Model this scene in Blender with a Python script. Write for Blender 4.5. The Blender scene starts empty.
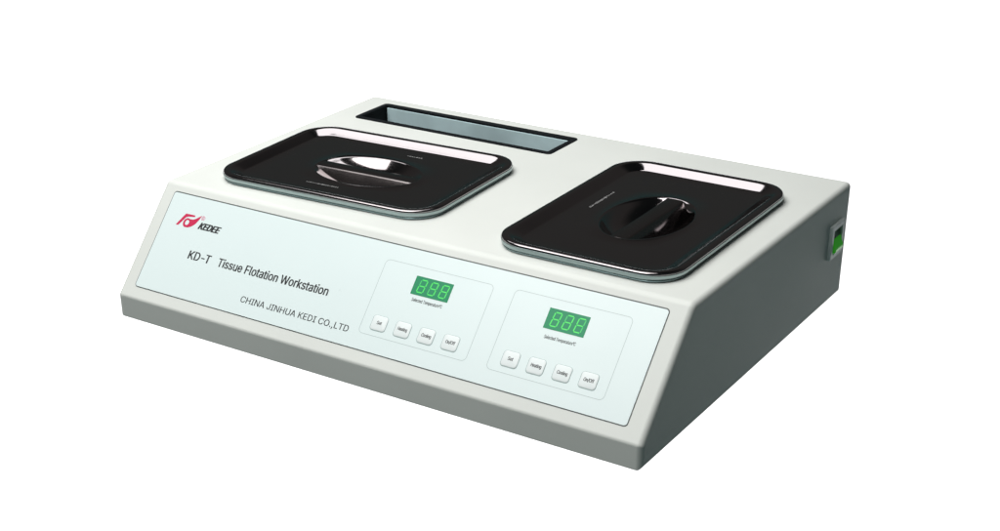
import bpy, bmesh, math, random
from mathutils import Vector, Matrix
random.seed(7)
S = bpy.context.scene
COL = S.collection
MM = 0.001
# ------------------------------------------------------------------ dimensions (metres)
W, D, D1, H0, H1 = 0.62, 0.4609, 0.0893, 0.0249, 0.1244
TILT = math.atan2(H1 - H0, D1)                      # slope of the control face

# ------------------------------------------------------------------ materials
def principled(name, col, rough=0.5, metal=0.0, **kw):
    m = bpy.data.materials.new(name); m.use_nodes = True
    b = m.node_tree.nodes['Principled BSDF']
    b.inputs['Base Color'].default_value = (*col, 1)
    b.inputs['Roughness'].default_value = rough
    b.inputs['Metallic'].default_value = metal
    for k, v in kw.items():
        b.inputs[k.replace('_', ' ')].default_value = v
    return m

def add_noise(m, scale, amount_col=0.0, amount_rough=0.0, bump=0.0, bump_scale=None, stretch=(1, 1, 1), detail=4):
    nt = m.node_tree; N = nt.nodes; L = nt.links; b = N['Principled BSDF']
    tc = N.new('ShaderNodeTexCoord'); mp = N.new('ShaderNodeMapping')
    mp.inputs['Scale'].default_value = stretch
    L.new(tc.outputs['Object'], mp.inputs['Vector'])
    nz = N.new('ShaderNodeTexNoise'); nz.inputs['Scale'].default_value = scale; nz.inputs['Detail'].default_value = detail
    L.new(mp.outputs[0], nz.inputs['Vector'])
    if amount_col:
        c = b.inputs['Base Color'].default_value[:]
        mr = N.new('ShaderNodeMapRange')
        mr.inputs['From Min'].default_value = .3; mr.inputs['From Max'].default_value = .7
        mr.inputs['To Min'].default_value = 1 - amount_col; mr.inputs['To Max'].default_value = 1 + amount_col * .5
        L.new(nz.outputs['Fac'], mr.inputs['Value'])
        mx = N.new('ShaderNodeVectorMath'); mx.operation = 'SCALE'
        mx.inputs[0].default_value = c[:3]
        L.new(mr.outputs[0], mx.inputs['Scale']); L.new(mx.outputs[0], b.inputs['Base Color'])
    if amount_rough:
        r = b.inputs['Roughness'].default_value
        mr = N.new('ShaderNodeMapRange')
        mr.inputs['To Min'].default_value = max(r - amount_rough, 0); mr.inputs['To Max'].default_value = r + amount_rough
        L.new(nz.outputs['Fac'], mr.inputs['Value']); L.new(mr.outputs[0], b.inputs['Roughness'])
    if bump:
        n2 = N.new('ShaderNodeTexNoise'); n2.inputs['Scale'].default_value = bump_scale or scale; n2.inputs['Detail'].default_value = 3
        L.new(mp.outputs[0], n2.inputs['Vector'])
        bp = N.new('ShaderNodeBump'); bp.inputs['Strength'].default_value = bump; bp.inputs['Distance'].default_value = 0.0005
        L.new(n2.outputs['Fac'], bp.inputs['Height']); L.new(bp.outputs[0], b.inputs['Normal'])
    return m

M = {}
M['paint'] = add_noise(principled('cream_enamel_paint', (.75, .775, .74), .52), 9, amount_col=.03, amount_rough=.06, bump=.10, bump_scale=900)
M['panel'] = add_noise(principled('pale_blue_membrane_film', (.78, .885, .885), .30), 30, amount_rough=.05)
M['border_and_shade'] = principled('panel_edge_dark', (.07, .085, .085), .5)
M['ink'] = principled('black_ink', (.02, .022, .025), .5)
M['grey_ink'] = principled('grey_line_ink', (.44, .52, .52), .5)
M['red_ink'] = principled('red_ink', (.62, .015, .085), .45)
M['pink_ink'] = principled('pink_ink', (.75, .25, .38), .45)
M['button'] = principled('button_film', (.82, .88, .88), .35)
M['button_edge'] = principled('button_embossed_edge', (.32, .43, .42), .5)
M['lid'] = add_noise(principled('dark_polished_steel', (.30, .275, .28), .09, 1.0), 14, amount_rough=.06, bump=.03, bump_scale=60)
M['lid_bar'] = add_noise(principled('dark_polished_steel_bar', (.20, .18, .18), .16, 1.0), 14, amount_rough=.04)
M['steel'] = add_noise(principled('pan_steel', (.26, .34, .35), .25, 1.0), 40, amount_rough=.08)
M['edge_steel'] = principled('bright_rolled_edge', (.36, .44, .44), .3, 1.0)
M['etch'] = principled('etched_marks', (.55, .55, .55), .6, .2)
M['black'] = add_noise(principled('black_trim_plastic', (.006, .008, .010), .6), 60, amount_rough=.08)
M['tray_steel'] = add_noise(principled('brushed_tray_steel', (.66, .86, .90), .5, .0), 16, amount_col=.22, stretch=(1, 1, 1))
M['bezel'] = principled('switch_bezel_grey', (.80, .86, .85), .3)
M['switch_black'] = principled('switch_black', (.008, .012, .01), .4)
def emis(name, base, col, s):
    m = principled(name, base, .25)
    b = m.node_tree.nodes['Principled BSDF']
    b.inputs['Emission Color'].default_value = (*col, 1); b.inputs['Emission Strength'].default_value = s
    return m
M['rocker'] = emis('lit_green_rocker', (.05, .32, .03), (.035, .32, .02), .38)
M['rocker'].node_tree.nodes['Principled BSDF'].inputs['Specular IOR Level'].default_value = .2
M['rocker_shade'] = add_noise(principled('shaded_green_rocker', (.02, .09, .025), .3), 200, amount_rough=.1)  # rocker green darkened in colour for the shade on its pressed-in half
M['lcd'] = emis('green_display_window', (.008, .07, .04), (.030, .27, .12), .8)
M['seg'] = emis('lit_green_segment', (.03, .2, .05), (.08, .78, .12), .9)
M['seg_dim'] = emis('dim_green_segment', (.05, .3, .08), (.03, .42, .12), .8)

for k_, v_ in (('lcd', .15), ('black', .12), ('seg', .2), ('seg_dim', .2)):
    M[k_].node_tree.nodes['Principled BSDF'].inputs['Specular IOR Level'].default_value = v_
# ------------------------------------------------------------------ helpers
def link(name, me, mat, parent=None, smooth=None, loc=None):
    o = bpy.data.objects.new(name, me); COL.objects.link(o)
    if mat is not None:
        if isinstance(mat, (list, tuple)):
            for m in mat: me.materials.append(m)
        else:
            me.materials.append(mat)
    if parent is not None: o.parent = parent
    if loc is not None: o.location = loc
    if smooth is not None:
        for p in me.polygons: p.use_smooth = True
        try: me.set_sharp_from_angle(angle=math.radians(smooth))
        except Exception: pass
    return o

def build(name, bm, mat, parent=None, smooth=None, loc=None):
    bmesh.ops.recalc_face_normals(bm, faces=bm.faces)
    me = bpy.data.meshes.new(name); bm.to_mesh(me); bm.free()
    return link(name, me, mat, parent, smooth, loc)

def empty(name, loc, rz=0):
    o = bpy.data.objects.new(name, None); COL.objects.link(o)
    o.location = loc; o.rotation_euler = (0, 0, rz); o.empty_display_size = .05
    return o

def tag(o, label, cat, group=None, kind=None):
    if label: o['label'] = label
    if cat: o['category'] = cat
    if group: o['group'] = group
    if kind: o['kind'] = kind

def rr(w, h, r, n=10, cx=0, cy=0):
    """rounded rectangle outline, counter-clockwise"""
    pts = []
    for (sx, sy, a0) in ((1, 1, 0), (-1, 1, 90), (-1, -1, 180), (1, -1, 270)):
        for i in range(n + 1):
            a = math.radians(a0 + 90 * i / n)
            pts.append((cx + sx * (w / 2 - r) + r * math.cos(a), cy + sy * (h / 2 - r) + r * math.sin(a)))
    return pts

def prism(bm, pts, z0, z1, xf=lambda v: v, mi=0):
    a = [bm.verts.new(xf(Vector((x, y, z0)))) for x, y in pts]
    b = [bm.verts.new(xf(Vector((x, y, z1)))) for x, y in pts]
    n = len(pts); fs = [bm.faces.new(list(reversed(a))), bm.faces.new(b)]
    for i in range(n):
        fs.append(bm.faces.new((a[i], a[(i + 1) % n], b[(i + 1) % n], b[i])))
    for f in fs: f.material_index = mi
    return fs

def loops(bm, ls, closed_ends=(False, False), mi=0):
    rings = [[bm.verts.new(p) for p in l] for l in ls]
    for a, b in zip(rings, rings[1:]):
        n = len(a)
        for i in range(n):
            f = bm.faces.new((a[i], a[(i + 1) % n], b[(i + 1) % n], b[i])); f.material_index = mi
    if closed_ends[0]: bm.faces.new(list(reversed(rings[0])))
    if closed_ends[1]: bm.faces.new(rings[-1])
    return rings

def ring_prism(bm, outer, inner, z0, z1, xf=lambda v: v):
    n = len(outer)
    A = [[bm.verts.new(xf(Vector((x, y, z)))) for x, y in l] for l, z in ((outer, z0), (outer, z1), (inner, z1), (inner, z0))]
    for k in range(4):
        a, b = A[k], A[(k + 1) % 4]
        for i in range(n):
            bm.faces.new((a[i], a[(i + 1) % n], b[(i + 1) % n], b[i]))

# point on the sloping control face: x, distance up the slope s, height n above it
TS, TC = math.sin(TILT), math.cos(TILT)
def slope(v):
    return Vector((v.x, v.y * TC - v.z * TS, H0 + v.y * TS + v.z * TC))
def slope_mm(v):
    return slope(Vector((v.x * MM, v.y * MM, v.z * MM)))

# ================================================================== THE WORKSTATION
ws = empty('flotation_workstation', (W / 2, D / 2, 0))
tag(ws, 'cream enamelled laboratory bench unit with sloping pale blue control panel, holding both dark lids', 'lab instrument')
OFF = -Vector((W / 2, D / 2, 0))
def part(name, bm, mat, smooth=None, parent=None):
    for v in bm.verts: v.co += OFF
    return build(name, bm, mat, parent or ws, smooth)

# housing: bent sheet metal profile with soft bends, cut for tray and pans
def fillet(poly, radii, n=6):
    out = []
    m = len(poly)
    for i, (p, r) in enumerate(zip(poly, radii)):
        p = Vector(p); a = (Vector(poly[i - 1]) - p).normalized(); b = (Vector(poly[(i + 1) % m]) - p).normalized()
        if r <= 0: out.append(tuple(p)); continue
        half = a.angle(b) / 2; t = r / math.tan(half)
        c = p + (a + b).normalized() * (r / math.sin(half))
        s = p + a * t - c; e = p + b * t - c
        ang0 = math.atan2(s.y, s.x); ang1 = math.atan2(e.y, e.x); d = ang1 - ang0
        while d > math.pi: d -= 2 * math.pi
        while d < -math.pi: d += 2 * math.pi
        for k in range(n + 1):
            q = ang0 + d * k / n
            out.append((c.x + r * math.cos(q), c.y + r * math.sin(q)))
    return out
SHARP = [(0, 0), (0, H0), (D1, H1), (D, H1), (D, 0)]
RAD = [.0012, .0050, .010, .0050, .0012]
def shrink(poly, d):
    """move every side of the sharp profile inwards by d"""
    out = []; m = len(poly)
    for i in range(m):
        p0, p1, p2 = Vector(poly[i - 1]), Vector(poly[i]), Vector(poly[(i + 1) % m])
        e1 = (p1 - p0).normalized(); e2 = (p2 - p1).normalized()
        n1 = Vector((e1.y, -e1.x)); n2 = Vector((e2.y, -e2.x)); nn = (n1 + n2).normalized()
        out.append(tuple(p1 + nn * (d / nn.dot(n1))))
    return out
bm = bmesh.new()
R = .0056; ls = []
for k in range(7):
    a = math.pi / 2 * k / 6; dd = R * (1 - math.sin(a))
    pr = fillet(shrink(SHARP, dd), [max(r_ - dd, .0004) for r_ in RAD])
    ls.append([Vector((R * (1 - math.cos(a)), y, z)) for y, z in pr])
ls2 = [[Vector((W - v.x, v.y, v.z)) for v in l] for l in reversed(ls)]
loops(bm, ls + ls2, (True, True))
housing = part('housing', bm, M['paint'])
def cutter(pts, z0, z1):
    b = bmesh.new(); prism(b, pts, z0, z1)
    for v in b.verts: v.co += OFF
    bmesh.ops.recalc_face_normals(b, faces=b.faces)
    me = bpy.data.meshes.new('tmp'); b.to_mesh(me); b.free()
    o = bpy.data.objects.new('tmp', me); COL.objects.link(o); o.parent = ws
    return o
SL = (.0355, .3070, .3725, .4385)                    # tray opening x0 x1 y0 y1
slc = ((SL[0] + SL[1]) / 2, (SL[2] + SL[3]) / 2); slw, slh = SL[1] - SL[0], SL[3] - SL[2]
LIDS = [  # centre x, y, width, depth, rotation
    (.1740, .2160, .2710, .1990, math.radians(2.6)),
    (.4915, .2455, .1905, .2820, math.radians(.4)),
]
cuts = [cutter(rr(slw - .010, slh - .010, .004, 6, *slc), .030, .2)]
for (cx, cy, w, h, a) in LIDS:
    pts = [(cx + x * math.cos(a) - y * math.sin(a), cy + x * math.sin(a) + y * math.cos(a)) for x, y in rr(w - .022, h - .022, .024, 8)]
    cuts.append(cutter(pts, .030, .2))
for i, c in enumerate(cuts):
    m = housing.modifiers.new('cut', 'BOOLEAN'); m.object = c; m.operation = 'DIFFERENCE'; m.solver = 'EXACT'
bpy.context.view_layer.update()
dg = bpy.context.evaluated_depsgraph_get()
me = bpy.data.meshes.new_from_object(housing.evaluated_get(dg)); housing.modifiers.clear(); housing.data = me
for p in me.polygons: p.use_smooth = True
me.set_sharp_from_angle(angle=math.radians(25))
for c in cuts: bpy.data.objects.remove(c, do_unlink=True)
wn = housing.modifiers.new('weighted_normals', 'WEIGHTED_NORMAL'); wn.keep_sharp = True

# tray: black trim, black box, steel back plate
bm = bmesh.new()
zt = H1
o_ = [rr(slw - 2 * i * MM, slh - 2 * i * MM, (5.5 - i * .6) * MM, 6, *slc) for i in (0, .4, 6.3, 7.0, 7.0)]
zs = [zt - .0002, zt + .0011, zt + .0013, zt + .0006, zt - .004]
loops(bm, [[Vector((x, y, z)) for x, y in l] for l, z in zip(o_, zs)])
tray = part('slide_tray', bm, M['black'], 40)
bm = bmesh.new()
a = rr(slw - .0142, slh - .0142, .0016, 6, *slc)
b = rr(slw - .0160, slh - .0160, .0016, 6, *slc)
loops(bm, [[Vector((x, y, z)) for x, y in l] for l, z in ((a, zt - .003), (b, zt - .055))], (False, True))
part('tray_box', bm, M['black'], 40, tray).matrix_parent_inverse = Matrix()
bm = bmesh.new()
prism(bm, [(SL[0] + .0088, SL[3] - .0100), (SL[1] - .0088, SL[3] - .0100), (SL[1] - .0088, SL[3] - .0085), (SL[0] + .0088, SL[3] - .0085)], zt - .054, zt - .0012)
part('back_plate', bm, M['tray_steel'], None, tray)

# control panel film
PX0, PX1, PS0, PS1 = 18.6, 599.7, 13.6, 122.8
bm = bmesh.new()
pc = ((PX0 + PX1) / 2, (PS0 + PS1) / 2); pw, ph = PX1 - PX0, PS1 - PS0
prism(bm, rr(pw, ph, 3, 8, *pc), .02, .55, slope_mm)
panel = part('control_panel', bm, M['panel'], 30)
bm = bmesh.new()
ring_prism(bm, rr(pw + 1.5, ph + 2.0, 3.8, 8, pc[0], pc[1] + .25), rr(pw + .05, ph + .05, 3.02, 8, *pc), .02, .40, slope_mm)  # dark border line, widened along the top as a painted recess shadow
part('panel_border_shade', bm, M['border_and_shade'], 30, panel)

ZP = .60
# letter outlines (advance, contours in 1/1000 of the letter size), drawn as filled shapes
GLYPHS = {",":[188,[[38,-119,68,71,137,71,84,-119]]],"-":[453,[[337,244,337,188,114,188,114,244]]],".":[188,[[95,-4,83,-3,73,1,63,9,55,18,51,29,50,41,51,53,55,64,63,73,73,81,83,85,95,87,107,85,118,81,128,73,135,64,140,53,141,41,140,29,135,18,128,9,118,1,107,-3]]],"/":[249,[[235,533,71,-76,14,-76,178,533]]],"A":[480,[[16,0,201,509,276,509,463,0,395,0,287,302,264,372,232,478,245,478,213,371,191,302,85,0],[110,142,110,199,370,199,370,142]]],"C":[510,[[267,-7,225,-3,186,7,150,25,119,49,92,79,70,115,53,157,44,203,40,254,44,305,53,352,70,393,92,429,119,459,150,484,186,501,225,512,267,516,293,514,317,511,340,504,362,496,383,485,402,471,419,456,435,438,448,418,459,397,467,373,473,348,408,348,404,365,397,380,389,395,380,407,369,418,357,428,344,437,330,444,315,449,300,453,284,455,267,456,237,453,209,445,184,432,161,414,141,391,125,364,113,332,106,295,103,254,106,213,113,177,125,145,141,117,161,94,184,76,210,63,237,56,267,53,284,54,300,56,315,60,330,65,344,72,357,81,369,90,380,102,389,114,397,128,404,144,408,160,473,160,467,135,459,112,448,91,435,71,420,53,402,38,383,24,363,13,341,5,317,-2,293,-6]]],"D":[502,[[60,0,60,509,225,509,273,505,315,495,353,478,385,455,412,426,433,391,449,351,458,306,462,255,458,205,449,159,433,119,411,83,384,54,351,31,312,14,268,3,219,0],[125,57,215,57,254,60,288,68,318,81,343,99,363,122,379,149,390,181,397,216,399,255,397,294,390,329,379,361,364,388,344,410,320,428,291,441,258,449,221,452,125,452]]],"E":[418,[[60,0,60,509,372,509,372,452,125,452,125,286,355,286,355,229,125,229,125,57,375,57,375,0]]],"F":[410,[[60,0,60,509,369,509,369,452,125,452,125,278,346,278,346,221,125,221,125,0]]],"H":[517,[[60,0,60,509,125,509,125,289,392,289,392,509,457,509,457,0,392,0,392,232,125,232,125,0]]],"I":[300,[[31,0,31,57,118,57,118,452,31,452,31,509,269,509,269,452,183,452,183,57,269,57,269,0]]],"J":[396,[[185,-7,143,-2,106,11,75,33,52,63,38,100,33,145,33,173,98,173,98,145,100,117,108,93,122,74,139,61,160,53,185,50,209,53,230,61,248,74,261,93,269,117,272,145,272,509,336,509,336,145,332,100,318,63,294,33,263,11,227,-2]]],"K":[467,[[60,0,60,509,125,509,125,245,364,509,448,509,236,281,449,0,372,0,190,240,125,168,125,0]]],"L":[393,[[60,0,60,509,125,509,125,57,361,57,361,0]]],"N":[523,[[60,0,60,509,136,509,343,183,363,151,388,107,414,55,405,54,401,108,399,157,399,195,399,509,463,509,463,0,387,0,202,290,177,331,148,381,108,452,119,454,122,384,124,328,125,291,125,0]]],"O":[533,[[267,-7,225,-3,186,7,150,25,119,49,92,79,70,115,53,157,44,203,40,254,44,305,53,352,70,393,92,429,119,459,150,484,186,501,225,512,267,516,309,512,348,501,384,484,415,459,442,429,464,393,480,352,490,305,493,254,490,203,480,157,464,115,442,79,415,49,384,25,348,7,309,-3],[267,53,296,55,324,63,349,76,372,94,392,116,408,144,420,176,428,213,430,254,428,295,420,332,408,365,392,392,372,415,349,433,324,446,296,453,267,456,237,453,210,445,184,433,161,415,142,392,125,364,113,332,106,295,103,254,106,213,113,176,125,144,142,117,161,94,184,76,210,63,237,55]]],"R":[449,[[60,0,60,509,236,509,273,506,305,500,333,489,356,473,376,455,390,433,401,408,407,381,409,352,407,323,401,296,390,271,376,250,356,232,333,217,305,206,273,200,236,198,96,198,96,255,234,255,258,256,280,260,298,267,313,276,325,287,334,300,340,316,344,333,345,352,344,371,340,389,334,405,325,419,313,430,298,440,279,446,258,451,233,452,125,452,125,0],[353,0,230,229,303,229,428,0]]],"S":[446,[[224,-9,188,-7,156,-1,128,9,102,23,81,40,64,60,51,83,42,109,38,137,104,137,108,118,114,102,123,88,136,76,150,66,166,59,185,53,204,50,224,49,246,50,267,54,286,60,303,69,317,79,329,92,338,106,344,122,346,139,344,154,340,168,332,179,322,189,310,197,296,205,245,222,184,239,145,253,112,269,86,289,67,313,56,341,52,372,54,400,62,425,75,448,92,468,113,484,138,498,165,508,195,514,227,516,259,514,289,508,316,498,340,484,360,468,377,449,390,427,398,403,401,378,337,378,332,402,320,421,302,437,280,449,254,456,225,459,204,457,185,454,167,448,152,440,139,430,129,418,121,405,117,391,115,376,117,359,122,345,131,334,142,324,155,315,169,308,212,293,264,279,312,264,328,256,344,248,359,238,372,226,384,213,395,198,402,180,407,161,408,139,406,112,399,87,386,64,370,43,349,25,323,11,294,0,261,-7]]],"T":[448,[[32,452,32,509,417,509,417,452,257,452,257,0,193,0,193,452]]],"U":[517,[[259,-8,220,-6,186,2,154,15,126,33,103,55,85,80,71,108,63,140,60,173,60,509,124,509,124,178,126,155,132,133,141,113,153,95,169,80,187,68,208,59,232,53,259,52,285,53,309,59,331,68,349,80,364,95,377,113,385,133,391,155,393,178,393,509,457,509,457,173,454,140,446,108,433,80,414,55,391,33,363,15,332,2,297,-6]]],"W":[686,[[155,0,16,509,82,509,163,196,175,145,187,94,197,40,189,40,200,94,211,145,224,196,306,509,380,509,462,196,474,145,486,94,497,40,488,40,499,94,510,145,523,196,603,509,670,509,530,0,455,0,368,323,351,391,336,475,350,475,335,395,318,323,230,0]]],"a":[389,[[160,-9,137,-7,115,-3,94,5,76,15,60,29,48,45,38,63,32,84,30,108,32,128,36,146,43,161,53,174,64,184,78,193,92,200,108,206,125,211,178,220,234,227,265,235,276,255,276,257,275,272,272,285,267,297,260,307,251,315,240,322,227,327,212,330,196,331,178,330,163,327,149,322,118,301,100,274,41,291,51,313,64,331,79,346,95,358,114,368,133,375,153,380,173,383,194,384,239,379,255,375,271,369,286,360,300,350,312,336,322,320,330,301,335,278,337,251,337,0,277,0,277,52,272,52,252,25,242,16,229,8,215,1,199,-4,181,-7],[170,45,192,47,211,51,228,59,242,68,254,80,263,93,270,108,274,122,276,138,276,190,259,182,231,176,200,171,175,168,134,159,122,153,112,147,103,139,97,130,93,118,92,105,93,93,96,82,102,72,109,64,119,57,130,52,142,48,156,46]]],"c":[396,[[207,-8,174,-5,144,3,117,16,93,35,72,58,56,85,44,116,37,150,34,187,37,225,44,260,56,291,72,318,93,341,117,360,144,374,174,382,207,384,226,384,243,381,260,377,276,371,291,364,305,356,318,346,330,335,340,322,349,308,356,293,362,277,303,262,290,289,270,311,242,325,207,330,184,328,163,321,145,310,130,296,118,278,108,258,102,236,98,212,96,187,98,163,102,139,108,117,118,97,130,80,145,66,163,55,184,49,207,46,243,52,271,66,292,89,304,117,363,102,357,86,350,70,341,56,331,43,319,32,306,21,292,12,277,5,261,-1,244,-5,226,-7]]],"d":[424,[[195,-8,165,-6,137,3,111,16,89,34,70,57,55,84,43,116,36,151,34,189,36,227,43,261,55,293,70,320,89,342,112,361,137,374,165,382,196,384,218,383,237,379,253,373,267,364,278,355,287,346,306,319,311,319,311,509,372,509,372,0,313,0,313,59,307,59,287,31,277,21,266,12,252,4,236,-3,217,-7],[205,47,226,49,246,55,263,65,278,78,290,95,299,115,306,138,310,162,312,189,310,216,306,241,300,263,290,282,278,299,263,312,246,322,227,328,205,330,182,328,162,322,145,311,130,298,118,281,108,261,102,239,98,215,96,189,98,163,102,139,109,117,118,97,130,80,145,66,162,55,182,49]]],"e":[404,[[212,-8,177,-5,145,3,117,16,92,35,72,58,56,85,44,116,37,150,34,187,36,224,44,258,55,290,71,317,91,340,115,359,142,373,172,382,205,384,226,383,246,380,266,374,285,366,303,355,319,341,334,324,347,305,357,282,365,256,370,227,371,194,371,169,75,169,75,221,338,221,310,202,308,226,304,248,298,269,288,286,277,301,263,314,246,323,227,328,205,330,183,328,164,323,146,313,131,301,119,286,109,270,102,251,97,231,96,211,96,178,98,151,102,127,110,106,121,88,135,73,151,61,169,53,190,48,212,46,227,47,241,49,254,53,265,58,276,65,285,73,294,82,300,93,306,105,365,91,358,72,348,55,335,39,320,26,302,14,283,4,261,-3,237,-7]]],"f":[253,[[228,379,228,327,6,327,6,379],[81,0,81,432,82,452,87,470,96,486,107,499,120,510,135,519,152,525,169,529,187,530,222,527,243,521,227,468,215,472,195,474,178,472,164,468,154,460,147,449,143,435,142,419,142,0]]],"g":[425,[[207,-151,180,-149,156,-146,134,-140,114,-132,97,-122,82,-110,70,-97,59,-84,51,-69,101,-41,122,-66,131,-74,142,-82,154,-88,169,-93,187,-96,207,-97,236,-95,261,-87,282,-75,298,-58,308,-34,311,-6,311,68,306,68,287,41,277,32,266,23,252,16,236,10,217,6,195,5,165,7,138,14,113,27,90,43,71,65,55,90,43,120,36,154,34,191,36,229,43,263,55,293,71,320,90,342,112,361,138,374,166,382,196,384,218,383,237,379,253,373,267,365,279,356,288,346,308,319,313,319,313,379,372,379,372,-9,370,-40,363,-67,350,-90,334,-109,314,-124,291,-136,265,-144,237,-149],[205,59,227,61,246,66,264,75,278,87,290,103,300,121,307,142,311,166,312,193,311,219,307,242,300,264,291,283,279,299,264,312,247,322,227,328,205,330,182,328,163,322,145,312,130,298,118,282,109,262,102,241,98,218,96,193,98,167,102,144,109,123,118,104,131,88,145,76,163,66,183,61]]],"i":[166,[[53,0,53,379,114,379,114,0],[84,443,73,444,63,448,54,455,47,463,43,472,41,483,43,494,47,504,54,512,63,518,73,522,84,524,95,522,105,518,114,512,121,504,125,494,126,483,125,472,121,463,114,455,105,448,95,444]]],"k":[380,[[53,0,53,509,114,509,114,205,284,379,360,379,193,210,372,0,294,0,150,168,114,130,114,0]]],"l":[189,[[139,-2,112,0,91,8,74,20,62,37,55,59,53,84,53,509,114,509,114,99,114,83,117,71,120,62,126,57,135,53,146,52,160,53,170,54,181,3,162,-1]]],"m":[610,[[53,0,53,379,112,379,112,295,108,295,114,314,122,331,132,346,144,358,158,368,172,376,187,382,203,385,219,386,245,383,268,375,287,361,303,342,314,320,321,295,312,295,318,312,326,329,337,343,350,356,364,366,381,375,398,381,417,385,437,386,458,385,478,380,497,372,514,361,529,346,541,328,550,307,555,283,557,255,557,0,496,0,496,254,493,279,485,298,473,313,456,323,438,329,419,330,402,329,387,326,374,320,363,312,353,302,345,290,340,277,336,263,335,247,335,0,274,0,274,260,272,280,265,297,253,311,238,322,220,328,199,330,185,329,171,326,158,320,145,312,135,302,126,289,119,274,115,257,114,238,114,0]]],"n":[410,[[114,227,114,0,53,0,53,379,112,379,112,287,102,287,116,319,132,344,152,362,175,374,200,382,227,384,252,383,275,377,295,369,313,356,328,340,341,321,350,298,355,271,357,240,357,0,296,0,296,235,293,263,286,286,273,304,256,318,235,326,210,329,192,328,176,324,161,317,147,308,136,297,126,283,119,266,115,248]]],"o":[415,[[207,-8,174,-5,144,3,117,16,93,35,72,58,56,85,44,116,37,150,34,187,37,225,44,260,56,291,72,318,93,341,117,360,144,374,174,382,207,384,241,382,271,374,299,360,323,341,343,318,359,291,371,260,379,225,381,187,379,150,371,116,359,85,343,58,323,35,299,16,271,3,241,-5],[207,46,231,49,252,55,270,66,285,80,298,97,307,117,314,139,318,163,319,187,318,212,314,236,307,258,298,278,285,296,270,310,252,321,231,328,207,330,184,328,163,321,145,310,130,296,118,278,108,258,102,236,98,212,96,187,98,163,102,139,108,117,118,97,130,80,145,66,163,55,184,49]]],"p":[424,[[53,-143,53,379,112,379,112,319,118,319,137,346,147,355,158,364,171,373,188,379,207,383,229,384,259,382,287,374,313,361,335,342,354,320,370,293,381,261,388,227,390,189,388,151,381,116,370,84,355,57,336,34,313,16,288,3,260,-6,229,-8,208,-7,189,-3,173,4,159,12,147,21,138,31,118,59,114,59,114,-143],[220,47,242,49,262,55,279,66,294,80,306,97,316,117,323,139,327,163,328,189,327,215,323,239,316,261,307,281,295,298,280,311,262,322,243,328,220,330,198,328,178,322,161,312,147,299,134,282,125,263,118,241,114,216,113,189,114,162,118,138,125,115,135,95,147,78,162,65,179,55,198,49]]],"r":[259,[[53,0,53,379,112,379,112,321,115,321,124,339,137,354,152,367,171,377,191,383,213,385,229,384,243,384,243,322,230,324,207,326,190,324,174,321,159,315,146,306,135,296,126,284,119,269,115,254,114,237,114,0]]],"s":[365,[[182,-8,157,-7,133,-3,112,3,93,12,76,24,62,38,50,54,41,73,36,94,94,107,101,87,111,72,124,60,141,52,160,47,181,45,206,47,227,53,244,62,258,74,265,88,268,103,266,115,262,126,254,136,243,144,229,150,212,155,149,170,118,180,92,192,72,208,58,227,50,249,47,274,49,295,55,314,65,332,79,347,95,360,115,370,137,378,161,383,187,384,212,383,234,379,254,372,271,363,286,352,299,339,309,324,318,308,324,290,268,277,262,291,254,304,243,316,228,325,210,331,187,333,166,331,147,326,131,317,119,305,111,292,109,277,110,264,115,253,124,243,136,235,152,229,172,223,229,209,261,200,287,187,306,171,320,153,328,131,331,107,329,85,323,65,312,47,298,31,281,18,260,6,236,-2,210,-7]]],"t":[227,[[204,379,204,327,6,327,6,379],[65,471,126,471,126,98,127,83,130,70,136,61,144,55,156,51,170,50,185,51,202,54,213,2,192,-3,168,-4,138,-1,113,7,92,21,77,41,68,64,65,93]]],"u":[410,[[182,-5,158,-3,135,2,115,11,97,23,82,39,69,59,60,82,54,109,53,139,53,379,114,379,114,144,116,117,124,94,137,75,154,61,175,53,200,50,218,51,234,55,249,62,263,71,274,83,283,97,290,113,295,132,296,153,296,379,357,379,357,0,298,0,298,92,307,92,294,60,277,35,257,17,234,5,209,-3]]],"\u00b0":[316,[[158,283,138,285,119,290,101,298,84,310,70,324,59,340,50,358,45,377,43,397,45,418,50,437,59,455,70,472,84,486,101,497,119,506,138,511,158,513,179,511,198,506,216,497,232,486,246,472,257,455,266,437,271,418,273,397,271,377,266,358,257,340,246,324,232,310,216,298,198,290,179,285],[158,334,190,343,213,366,218,376,221,386,222,397,221,409,218,420,213,430,190,453,180,458,170,461,158,462,147,461,136,458,126,453,103,430,98,420,96,409,95,397,103,366,126,343,136,338,147,335]]]}
SPACE = 190
GLYPHS['-'][0] *= .82
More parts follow.
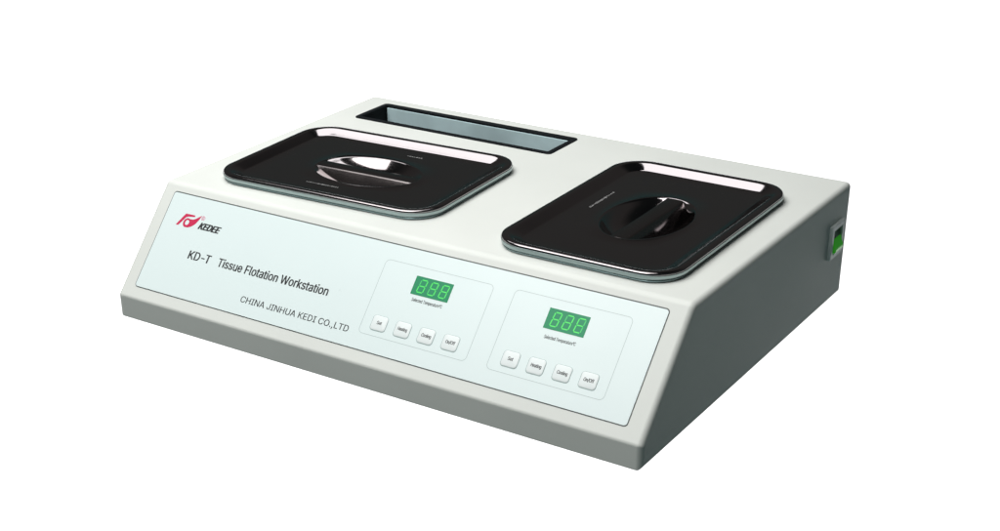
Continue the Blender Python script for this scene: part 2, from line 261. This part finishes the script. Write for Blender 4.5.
def text(body, x0, x1, s, cap, mat, name, shear=0.0, offset=0.0, parent=None, z=ZP, heavy=()):
    """lettering laid on the slope: from x0 to x1, baseline s, capital height cap (mm)"""
    cu = bpy.data.curves.new('t', 'CURVE'); cu.dimensions = '2D'; cu.fill_mode = 'BOTH'; cu.offset = offset
    pen = 0
    for ch in body:
        if ch == ' ': pen += SPACE; continue
        if ch == '\u2103':
            parts = [('\u00b0', 0), ('C', GLYPHS['\u00b0'][0] * .8)]
        else: parts = [(ch, 0)]
        for c, dx in parts:
            for ct in GLYPHS[c][1]:
                sp = cu.splines.new('POLY'); n = len(ct) // 2; sp.points.add(n - 1); sp.use_cyclic_u = True
                for i in range(n): sp.points[i].co = ((pen + dx + ct[2 * i]) / 1000, ct[2 * i + 1] / 1000, 0, 1)
        pen += parts[-1][1] + GLYPHS[parts[-1][0]][0]
    pass
    t = bpy.data.objects.new('t', cu); COL.objects.link(t)
    bpy.context.view_layer.update()
    me = bpy.data.meshes.new_from_object(t.evaluated_get(bpy.context.evaluated_depsgraph_get()))
    bpy.data.objects.remove(t, do_unlink=True)
    xs = [v.co.x for v in me.vertices]; mn, mx = min(xs), max(xs)
    ref = max(GLYPHS['H'][1][0][1::2]) / 1000
    for v in me.vertices:
        yy = v.co.y / ref * cap
        v.co = slope_mm(Vector((x0 + (v.co.x - mn) / (mx - mn) * (x1 - x0) + shear * yy, s + yy, z + .06))) + OFF
    if heavy:                                      # heavier strokes: the outline laid again a hair to the side
        bm = bmesh.new(); bm.from_mesh(me)
        base = list(bm.verts) + list(bm.edges) + list(bm.faces)
        for k, dx in enumerate(heavy):
            r = bmesh.ops.duplicate(bm, geom=base)
            for g in r['geom']:
                if isinstance(g, bmesh.types.BMVert): g.co += Vector((dx * MM, -.004 * MM * (k + 1), .012 * MM * (k + 1)))
        bm.to_mesh(me); bm.free()
    return link(name, me, mat, parent or panel)

text('KD-T', 70.2, 99.8, 56.2, 9.0, M['ink'], 'printed_title', 0, .005, heavy=(.25, .5))
text('Tissue Flotation Workstation', 110.6, 253.6, 56.1, 9.0, M['ink'], 'printed_title', 0, .005, heavy=(.25, .5))
text('CHINA JINHUA KEDI CO.,LTD', 156.7, 292.6, 27.0, 6.4, M['ink'], 'printed_maker_name', 0, .0, heavy=(.18,))
text('KEDEE', 67.3, 94.6, 89.6, 6.9, M['ink'], 'printed_brand_name', .30, .016, heavy=(.35, .7, 1.0))
# round mark
bm = bmesh.new()
def circ(cx, cy, r, n=24, ry=None): return [(cx + r * math.cos(2 * math.pi * i / n), cy + (ry or r) * math.sin(2 * math.pi * i / n)) for i in range(n)]
ring_prism(bm, circ(69.3, 101.6, 2.5), circ(69.3, 101.6, 2.0), ZP - .02, ZP + .05, slope_mm)
reg = part('printed_registered_mark', bm, M['pink_ink'], None, panel)
text('R', 68.2, 70.5, 100.2, 2.8, M['pink_ink'], 'printed_registered_mark', 0, .01)

# emblem (outline in the panel's own millimetres)
bm = bmesh.new()
bar = [(37.3, 88.4), (44.4, 101.6), (45.3, 102.4), (57.6, 102.8), (58.2, 101.0), (49.2, 99.6), (47.0, 98.6), (40.6, 88.3)]
prism(bm, bar, ZP - .02, ZP + .05, slope_mm)
ring_prism(bm, circ(50.6, 92.9, 5.0, 32, 5.1), circ(50.8, 93.2, 2.6, 32, 2.9), ZP - .02, ZP + .052, slope_mm)
sw = [(52.6, 97.6), (56.5, 97.6), (60.0, 99.2), (66.5, 104.0), (64.6, 98.4), (62.0, 93.6), (58.6, 90.2), (54.5, 88.2), (51.0, 87.9), (54.0, 89.4), (55.6, 92.0), (55.2, 95.2)]
prism(bm, sw, ZP - .02, ZP + .048, slope_mm)
part('printed_emblem', bm, M['red_ink'], None, panel)

# printed frames, displays, captions, buttons
SEG = {  # segment rectangles for a digit 1 wide, 2 high
    'a': ((.5, 2), 'h'), 'b': ((1, 1.5), 'v'), 'c': ((1, .5), 'v'), 'd': ((.5, 0), 'h'), 'e': ((0, .5), 'v'), 'f': ((0, 1.5), 'v'), 'g': ((.5, 1), 'h')}
def control_group(fx0, fx1, fs0, fs1, dx0, dx1, ds0, ds1, digits, cap, capx0, capx1, caps, bxs, bs):
    fc = ((fx0 + fx1) / 2, (fs0 + fs1) / 2); fw, fh = fx1 - fx0, fs1 - fs0
    bm = bmesh.new(); ring_prism(bm, rr(fw, fh, 5, 8, *fc), rr(fw - .75, fh - .75, 4.65, 8, *fc), ZP - .03, ZP + .03, slope_mm)
    part('printed_frame', bm, M['grey_ink'], None, panel)
    bm = bmesh.new()
    prism(bm, rr(dx1 - dx0, ds1 - ds0, .4, 3, (dx0 + dx1) / 2, (ds0 + ds1) / 2), .3, .75, slope_mm)
    disp = part('display', bm, M['lcd'])
    dw, dh = dx1 - dx0, ds1 - ds0
    for i, (lit, dim) in enumerate(digits):
        bm = bmesh.new(); w_, h_ = dw * .165, dh * .335; t = .52
        cx = dx0 + dw * (.215 + .295 * i); cy = ds0 + dh * (.165 - .0 * i)
        for k, ((sx, sy), o) in SEG.items():
            if k not in lit and k not in dim: continue
            X = cx + (sx - .5) * w_ + sy * h_ * .12; Y = cy + sy * h_
            if o == 'h': q = [(X - w_ / 2 + .3, Y), (X - w_ / 2 + .8, Y - t), (X + w_ / 2 - .8, Y - t), (X + w_ / 2 - .3, Y), (X + w_ / 2 - .8, Y + t), (X - w_ / 2 + .8, Y + t)]
            else:
                q0 = [(0, -h_ / 2 + .25), (t, -h_ / 2 + .8), (t, h_ / 2 - .8), (0, h_ / 2 - .25), (-t, h_ / 2 - .8), (-t, -h_ / 2 + .8)]
                q = [(X + x + y * .12, Y + y) for x, y in q0]
            prism(bm, q, .74, .80, slope_mm, 0 if k in lit else 1)
        part('digit', bm, [M['seg'], M['seg_dim']], None, disp)
    text(cap, capx0, capx1, caps, 3.3, M['ink'], 'printed_caption', 0, .0, heavy=(.12,))
    for bx, word in zip(bxs, ('Set', 'Heating', 'Cooling', 'On/Off')):
        bm = bmesh.new()
        bw, bh = 17.0, 14.8
        lsb = []
        for ins, z in ((0, .3), (0, .68), (.2, .86), (.7, .95)):
            lsb.append([slope_mm(Vector((x, y, z))) for x, y in rr(bw - 2 * ins, bh - 2 * ins, 3.0 - ins * .8, 6, bx, bs)])
        loops(bm, lsb, (False, True))
        bt = part('push_button', bm, M['button'], 35)
        bm = bmesh.new()
        ring_prism(bm, rr(bw + .9, bh + 1.0, 3.5, 6, bx + .05, bs - .15), rr(bw - .1, bh - .1, 2.95, 6, bx, bs), .5, .68, slope_mm)
        part('button_edge', bm, M['button_edge'], 35, bt)
        wd = {'Set': 5.4, 'Heating': 10.6, 'Cooling': 10.6, 'On/Off': 10.2}[word]
        text(word, bx - wd / 2, bx + wd / 2, bs - 1.2, 3.3, M['ink'], 'printed_word', 0, .0, heavy=(.15, .3), parent=bt, z=.93)

ALL = 'abcdefg'
control_group(303.8, 427.0, 29.8, 107.0, 343.4, 385.6, 79.3, 98.0,
              [('abcdeg', 'f'), ('abcdfg', 'e'), ('abcdefg', '')], 'Selected Temperature\u2103', 347.3, 382, 72.7, (323.5, 350.6, 377.8, 405.0), 43.2)
control_group(449.4, 571.0, 29.2, 108.4, 489.6, 531.2, 79.5, 99.3,
              [('abcdefg', ''), ('abcdeg', 'f'), ('adefg', 'bc')], 'Selected Temperature\u2103', 494.2, 526.5, 70.4, (470.5, 497.4, 524.3, 551.2), 43.3)

# power switch on the right end wall (y, z plane; sticks out along +x)
SY0, SY1, SZ0, SZ1 = .4085, .4425, .0535, .0905
sc = ((SY0 + SY1) / 2, (SZ0 + SZ1) / 2); sw_, sh_ = SY1 - SY0, SZ1 - SZ0
yz = lambda v: Vector((W + v.z, v.x, v.y))
bm = bmesh.new()
rings = []
for ins, z in ((0, -.0006), (0, .0026), (.0009, .0035), (.0052, .0035), (.0056, -.003)):
    rings.append([yz(Vector((x, y, z))) for x, y in rr(sw_ - 2 * ins, sh_ - 2 * ins, .0009, 3, *sc)])
loops(bm, rings)
bz = part('power_switch', bm, M['bezel'], 35)
bm = bmesh.new()
prism(bm, rr(sw_ - .0102, sh_ - .0102, .001, 3, *sc), -.0004, .0004, yz)
part('switch_well', bm, M['switch_black'], None, bz)
bm = bmesh.new()   # rocker: profile in (x out, z), extruded along y
y0, y1 = SY0 + .0072, SY1 - .0062
zb, zt_ = SZ0 + .0062, SZ1 - .0068
zm = zb + .0145
pr = [(.0002, zb), (.0052, zb + .0006), (.0062, zb + .0025), (.0058, zb + .0065), (.0022, zm), (.0002, zm)]
def rocker_piece(pr):
    bm = bmesh.new()
    A = [bm.verts.new((W + x, y0, z)) for x, z in pr]; B = [bm.verts.new((W + x, y1, z)) for x, z in pr]
    bm.faces.new(A); bm.faces.new(list(reversed(B)))
    for i in range(len(pr)): bm.faces.new((A[i], A[(i + 1) % len(pr)], B[(i + 1) % len(pr)], B[i]))
    bmesh.ops.bevel(bm, geom=list(bm.edges), offset=.0005, segments=2, affect='EDGES')
    return bm
part('rocker_top', rocker_piece([(.0001, zm + .0002), (.0020, zm + .0002), (-.0006 + .0012, zt_), (.0001, zt_)]), M['rocker_shade'], 45, bz)
bm = rocker_piece(pr)
part('rocker', bm, M['rocker'], 45, bz)

# ================================================================== PANS AND LIDS
def dense(w, h, r, n=10, m=10):
    """rounded rect with extra points along the sides so radial loops stay even"""
    p = rr(w, h, r, n); out = []
    for i in range(len(p)):
        a, b = p[i], p[(i + 1) % len(p)]
        k = m if (i + 1) % (n + 1) == 0 else 1
        for j in range(k):
            out.append((a[0] + (b[0] - a[0]) * j / k, a[1] + (b[1] - a[1]) * j / k))
    return out

def make_pan(cx, cy, w, h, a, label):
    root = empty('water_pan', (cx, cy, H1), a)
    tag(root, label, 'pan', 'steel water pans set in the bench unit')
    bm = bmesh.new()
    P = []
    for ins, z, in ((4.0, .3), (2.6, .35), (1.8, .7), (1.4, 1.4), (1.4, 2.0), (1.9, 2.7), (2.6, 2.9), (10.0, 2.9), (12.5, 1.2), (13.0, -2), (16.0, -62), (22, -66)):
        P.append([Vector((x, y, z * MM)) for x, y in rr(w - 2 * ins * MM, h - 2 * ins * MM, max((34 - ins * .9), 3) * MM, 10)])
    loops(bm, P, (False, True))
    return build('basin', bm, M['steel'], root, 35)

def make_lid(cx, cy, w, h, a, along_x, label):
    z0 = H1 - .0024
    root = empty('pan_lid', (cx, cy, z0), a)
    tag(root, label, 'lid', 'dark steel pan lids')
    bm = bmesh.new()
    n, m = 10, 12
    P = []
    prof_ = [(2.6, 8.6), (.9, 8.7), (.25, 8.8), (0, 9.3), (.0, 10.6), (.15, 11.3), (.6, 12.0), (1.4, 12.4), (5.0, 12.5), (7.5, 12.3), (8.8, 11.7), (18.0, 8.0), (19.0, 7.35), (20.5, 7.2)]
    for ins, z in prof_:
        r = max(35 - ins * .9, 3)
        P.append([Vector((x, y, z * MM)) for x, y in dense(w - 2 * ins * MM, h - 2 * ins * MM, r * MM, n, m)])
    ea, eb = (.0625, .0425) if along_x else (.0425, .0625)
    inner = P[-1]; ox, oy = (.003, -.005) if along_x else (.003, -.003)
    angs = [math.atan2(v.y / eb, v.x / ea) for v in inner]
    for k in (.25, .5, .75):
        P.append([v * (1 - k) + Vector((ox + ea * 1.06 * math.cos(t), oy + eb * 1.06 * math.sin(t), v.z)) * k for v, t in zip(inner, angs)])
    if along_x:
        bowl = [(q, 6.9 - 17.0 * (1 - (q / .975) ** 2)) for q in (.97, .93, .88, .82, .75, .67, .58, .48, .36, .22, .08, .01)]
    else:
        bowl = [(.965, 6.0), (.92, 3.0), (.84, -1.5), (.72, -6.0), (.56, -9.6), (.36, -11.8), (.16, -12.7), (.02, -12.9)]
    for sc_, z in [(1.06, 7.2), (1.035, 7.65), (1.005, 7.75), (.985, 7.2)] + bowl:
        P.append([Vector((ox + ea * sc_ * math.cos(t), oy + eb * sc_ * math.sin(t), z * MM)) for t in angs])
    loops(bm, P, (False, True))
    body = build('lid_plate', bm, M['lid'], root, 50)
    sm = body.modifiers.new('thickness', 'SOLIDIFY'); sm.thickness = .0006; sm.offset = -1
    # bright rolled edge
    bm = bmesh.new()
    P = []
    for ins, z in ((1.6, 5.9), (.3, 6.0), (-.1, 6.6), (-.2, 9.0), (-.35, 9.2), (-.4, 9.5), (-.2, 9.9), (.5, 10.2)):
        P.append([Vector((x, y, z * MM)) for x, y in dense(w - 2 * ins * MM, h - 2 * ins * MM, (35 - ins * .9) * MM, n, m)])
    loops(bm, P)
    build('rolled_edge', bm, M['edge_steel'], root, 30)
    # bridge handle across the scoop
    bm = bmesh.new()
    L_, hw = (.0615, .0098)
    secs = []
    for i in range(25):
        u = -1 + 2 * i / 24
        x = u * L_
        # bowl depth under this point
        bot = (-9.9 * (1 - u * u) + 6.2 * u * u) if along_x else (-12.7 * (1 - abs(u) ** 3) + 5.5 * abs(u) ** 3)
        wid = hw * (.93 + .07 * abs(u))
        top = 7.35; flare = 1 + .5 * (top - bot) * MM / wid if along_x else 1 + .85 * (1 - abs(u) ** 2)
        sec = [(-wid * flare, bot), (-wid * 1.0, top - .9), (-wid * .93, top - .25), (-wid * .8, top), (wid * .8, top), (wid * .93, top - .25), (wid * 1.0, top - .9), (wid * flare, bot)]
        secs.append([Vector((ox + x, oy + y, z * MM)) if along_x else Vector((ox - y, oy + x, z * MM)) for y, z in sec])
    loops(bm, secs, (True, True))
    build('handle', bm, M['lid_bar'], root, 40)
    # etched maker's marks: tiny strokes
    bm = bmesh.new()
    def marks(x0, y0, length, cnt, vert):
        for i in range(cnt):
            p = i / cnt * length; hh = random.uniform(.6, 1.5) * MM; ww = random.uniform(.4, 1.1) * MM
            if vert: q = [(x0 - hh, y0 + p), (x0 + hh, y0 + p), (x0 + hh, y0 + p + ww), (x0 - hh, y0 + p + ww)]
            else: q = [(x0 + p, y0 - hh), (x0 + p + ww, y0 - hh), (x0 + p + ww, y0 + hh), (x0 + p, y0 + hh)]
            prism(bm, q, .00712, .00726)
    if along_x:
        marks(-.036, -.062, .042, 17, False)
        build('etched_marks', bm, M['etch'], root); bm = bmesh.new()
        marks(.012, .060, .020, 7, False)
    else:
        marks(-.060, -.005, .052, 20, True)
    build('etched_marks', bm, M['etch'], root)
    return root

labels_p = ['steel pan rim under the left lid, wider than deep', 'steel pan rim under the right lid, deeper than wide']
labels_l = ['glossy black lid on the left with its grip bar running sideways, below the slot tray',
            'glossy black lid on the right with its grip bar running front to back']
for i, (cx, cy, w, h, a) in enumerate(LIDS):
    make_pan(cx, cy, w, h, a, labels_p[i])
    make_lid(cx, cy, w, h, a, i == 0, labels_l[i])

# ================================================================== SURFACE AND BACKDROP
cam_loc = Vector((1.1186, -1.0159, .6543)); yaw = math.radians(-34.6263); pitch = math.radians(27.7734); roll = math.radians(-1.0617)
fwd = Vector((math.sin(yaw), math.cos(yaw), 0)); rgt = Vector((math.cos(yaw), -math.sin(yaw), 0))

# added clear acrylic sheet under the unit, lets the backdrop show with no shadow
m = bpy.data.materials.new('clear_acrylic'); m.use_nodes = True
nt = m.node_tree; nt.nodes.clear()
out = nt.nodes.new('ShaderNodeOutputMaterial'); mix = nt.nodes.new('ShaderNodeMixShader')
tr = nt.nodes.new('ShaderNodeBsdfTransparent'); gl = nt.nodes.new('ShaderNodeBsdfGlossy'); mix.inputs[0].default_value = .05
gl.inputs['Roughness'].default_value = .02
nt.links.new(tr.outputs[0], mix.inputs[1]); nt.links.new(gl.outputs[0], mix.inputs[2]); nt.links.new(mix.outputs[0], out.inputs[0])
bm = bmesh.new(); prism(bm, rr(2.6, 2.2, .05, 8, .0, .6), -.0084, -.0004)
o = build('added_clear_sheet', bm, m, None); o['kind'] = 'structure'

# added glowing white sheet far behind and below, for a blank white background
m = bpy.data.materials.new('glowing_white_sheet'); m.use_nodes = True
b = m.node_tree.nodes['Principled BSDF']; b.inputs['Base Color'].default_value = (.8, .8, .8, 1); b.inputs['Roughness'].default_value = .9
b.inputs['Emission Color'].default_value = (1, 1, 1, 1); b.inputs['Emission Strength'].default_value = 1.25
bm = bmesh.new(); prof_ = []
zf = -1.25
prof_.append((2.4, zf)); prof_.append((3.6, zf))
for i in range(1, 13):
    t = math.radians(90 * i / 12); prof_.append((3.6 + 1.2 * math.sin(t), zf + 1.2 * (1 - math.cos(t))))
prof_.append((4.82, .20))
rows = []
back = [(d_ + .01, z_ - .01) for d_, z_ in prof_]
poly = prof_ + list(reversed(back))
g0 = Vector((cam_loc.x, cam_loc.y, 0))
for sx in (-3.2, 3.3):
    rows.append([g0 + fwd * d_ + rgt * sx + Vector((0, 0, z_)) for d_, z_ in poly])
loops(bm, rows, (True, True))
o = build('backdrop', bm, m, None, 50); o['kind'] = 'structure'

# ================================================================== LIGHT
w = bpy.data.worlds.new('World'); S.world = w; w.use_nodes = True
bg = w.node_tree.nodes['Background']; bg.inputs[1].default_value = 1
# added ambient ramp: teal below tints the casing, near-black top darkens lid reflections
nt = w.node_tree; tc = nt.nodes.new('ShaderNodeTexCoord'); sp = nt.nodes.new('ShaderNodeSeparateXYZ'); cr = nt.nodes.new('ShaderNodeValToRGB')
mr = nt.nodes.new('ShaderNodeMapRange'); mr.inputs['From Min'].default_value = -1
nt.links.new(tc.outputs['Generated'], sp.inputs[0]); nt.links.new(sp.outputs['Z'], mr.inputs['Value']); nt.links.new(mr.outputs[0], cr.inputs[0]); nt.links.new(cr.outputs[0], bg.inputs[0])
e = cr.color_ramp.elements
e[0].position = 0; e[0].color = (.018, .052, .052, 1)
e[1].position = 1; e[1].color = (.006, .007, .008, 1)
for p_, c_ in ((.5, (.020, .052, .052)), (.68, (.056, .056, .054)), (.78, (.056, .053, .051)), (.87, (.014, .016, .016))):
    q_ = e.new(p_); q_.color = (*c_, 1)
def softbox(name, loc, target, sx, sy, power, col=(1, 1, 1)):
    l = bpy.data.lights.new(name, 'AREA'); l.shape = 'RECTANGLE'; l.size = sx; l.size_y = sy; l.energy = power; l.color = col
    o = bpy.data.objects.new(name, l); COL.objects.link(o); o.location = loc
    o.rotation_euler = (Vector(target) - Vector(loc)).to_track_quat('-Z', 'Y').to_euler()
    return o
softbox('overhead_softbox', (-.08, -.52, 1.80), (-.08, -.519, 0), 1.66, 1.60, 50, (1, .998, .98))
softbox('rear_strip_softbox', (-.40, .80, 1.34), (-.40, .801, 0), 1.10, .50, 5.8, (.99, 1, 1))

# ================================================================== CAMERA
cd = bpy.data.cameras.new('camera'); cam = bpy.data.objects.new('camera', cd); COL.objects.link(cam); S.camera = cam
d = Vector((math.sin(yaw) * math.cos(pitch), math.cos(yaw) * math.cos(pitch), -math.sin(pitch)))
r0 = Vector((math.cos(yaw), -math.sin(yaw), 0)); u0 = r0.cross(d)
r1 = r0 * math.cos(roll) + u0 * math.sin(roll); u1 = -r0 * math.sin(roll) + u0 * math.cos(roll)
cam.matrix_world = Matrix(((r1.x, u1.x, -d.x, cam_loc.x), (r1.y, u1.y, -d.y, cam_loc.y), (r1.z, u1.z, -d.z, cam_loc.z), (0, 0, 0, 1)))
cd.sensor_width = 36; cd.lens = 1510.483 * 36 / 1000; cd.shift_x = .05522; cd.shift_y = .14387
cd.clip_start = .05; cd.clip_end = 100

S.view_settings.view_transform = 'Standard'; S.view_settings.look = 'None'; S.view_settings.exposure = 0; S.view_settings.gamma = 1
S.render.engine = 'CYCLES'
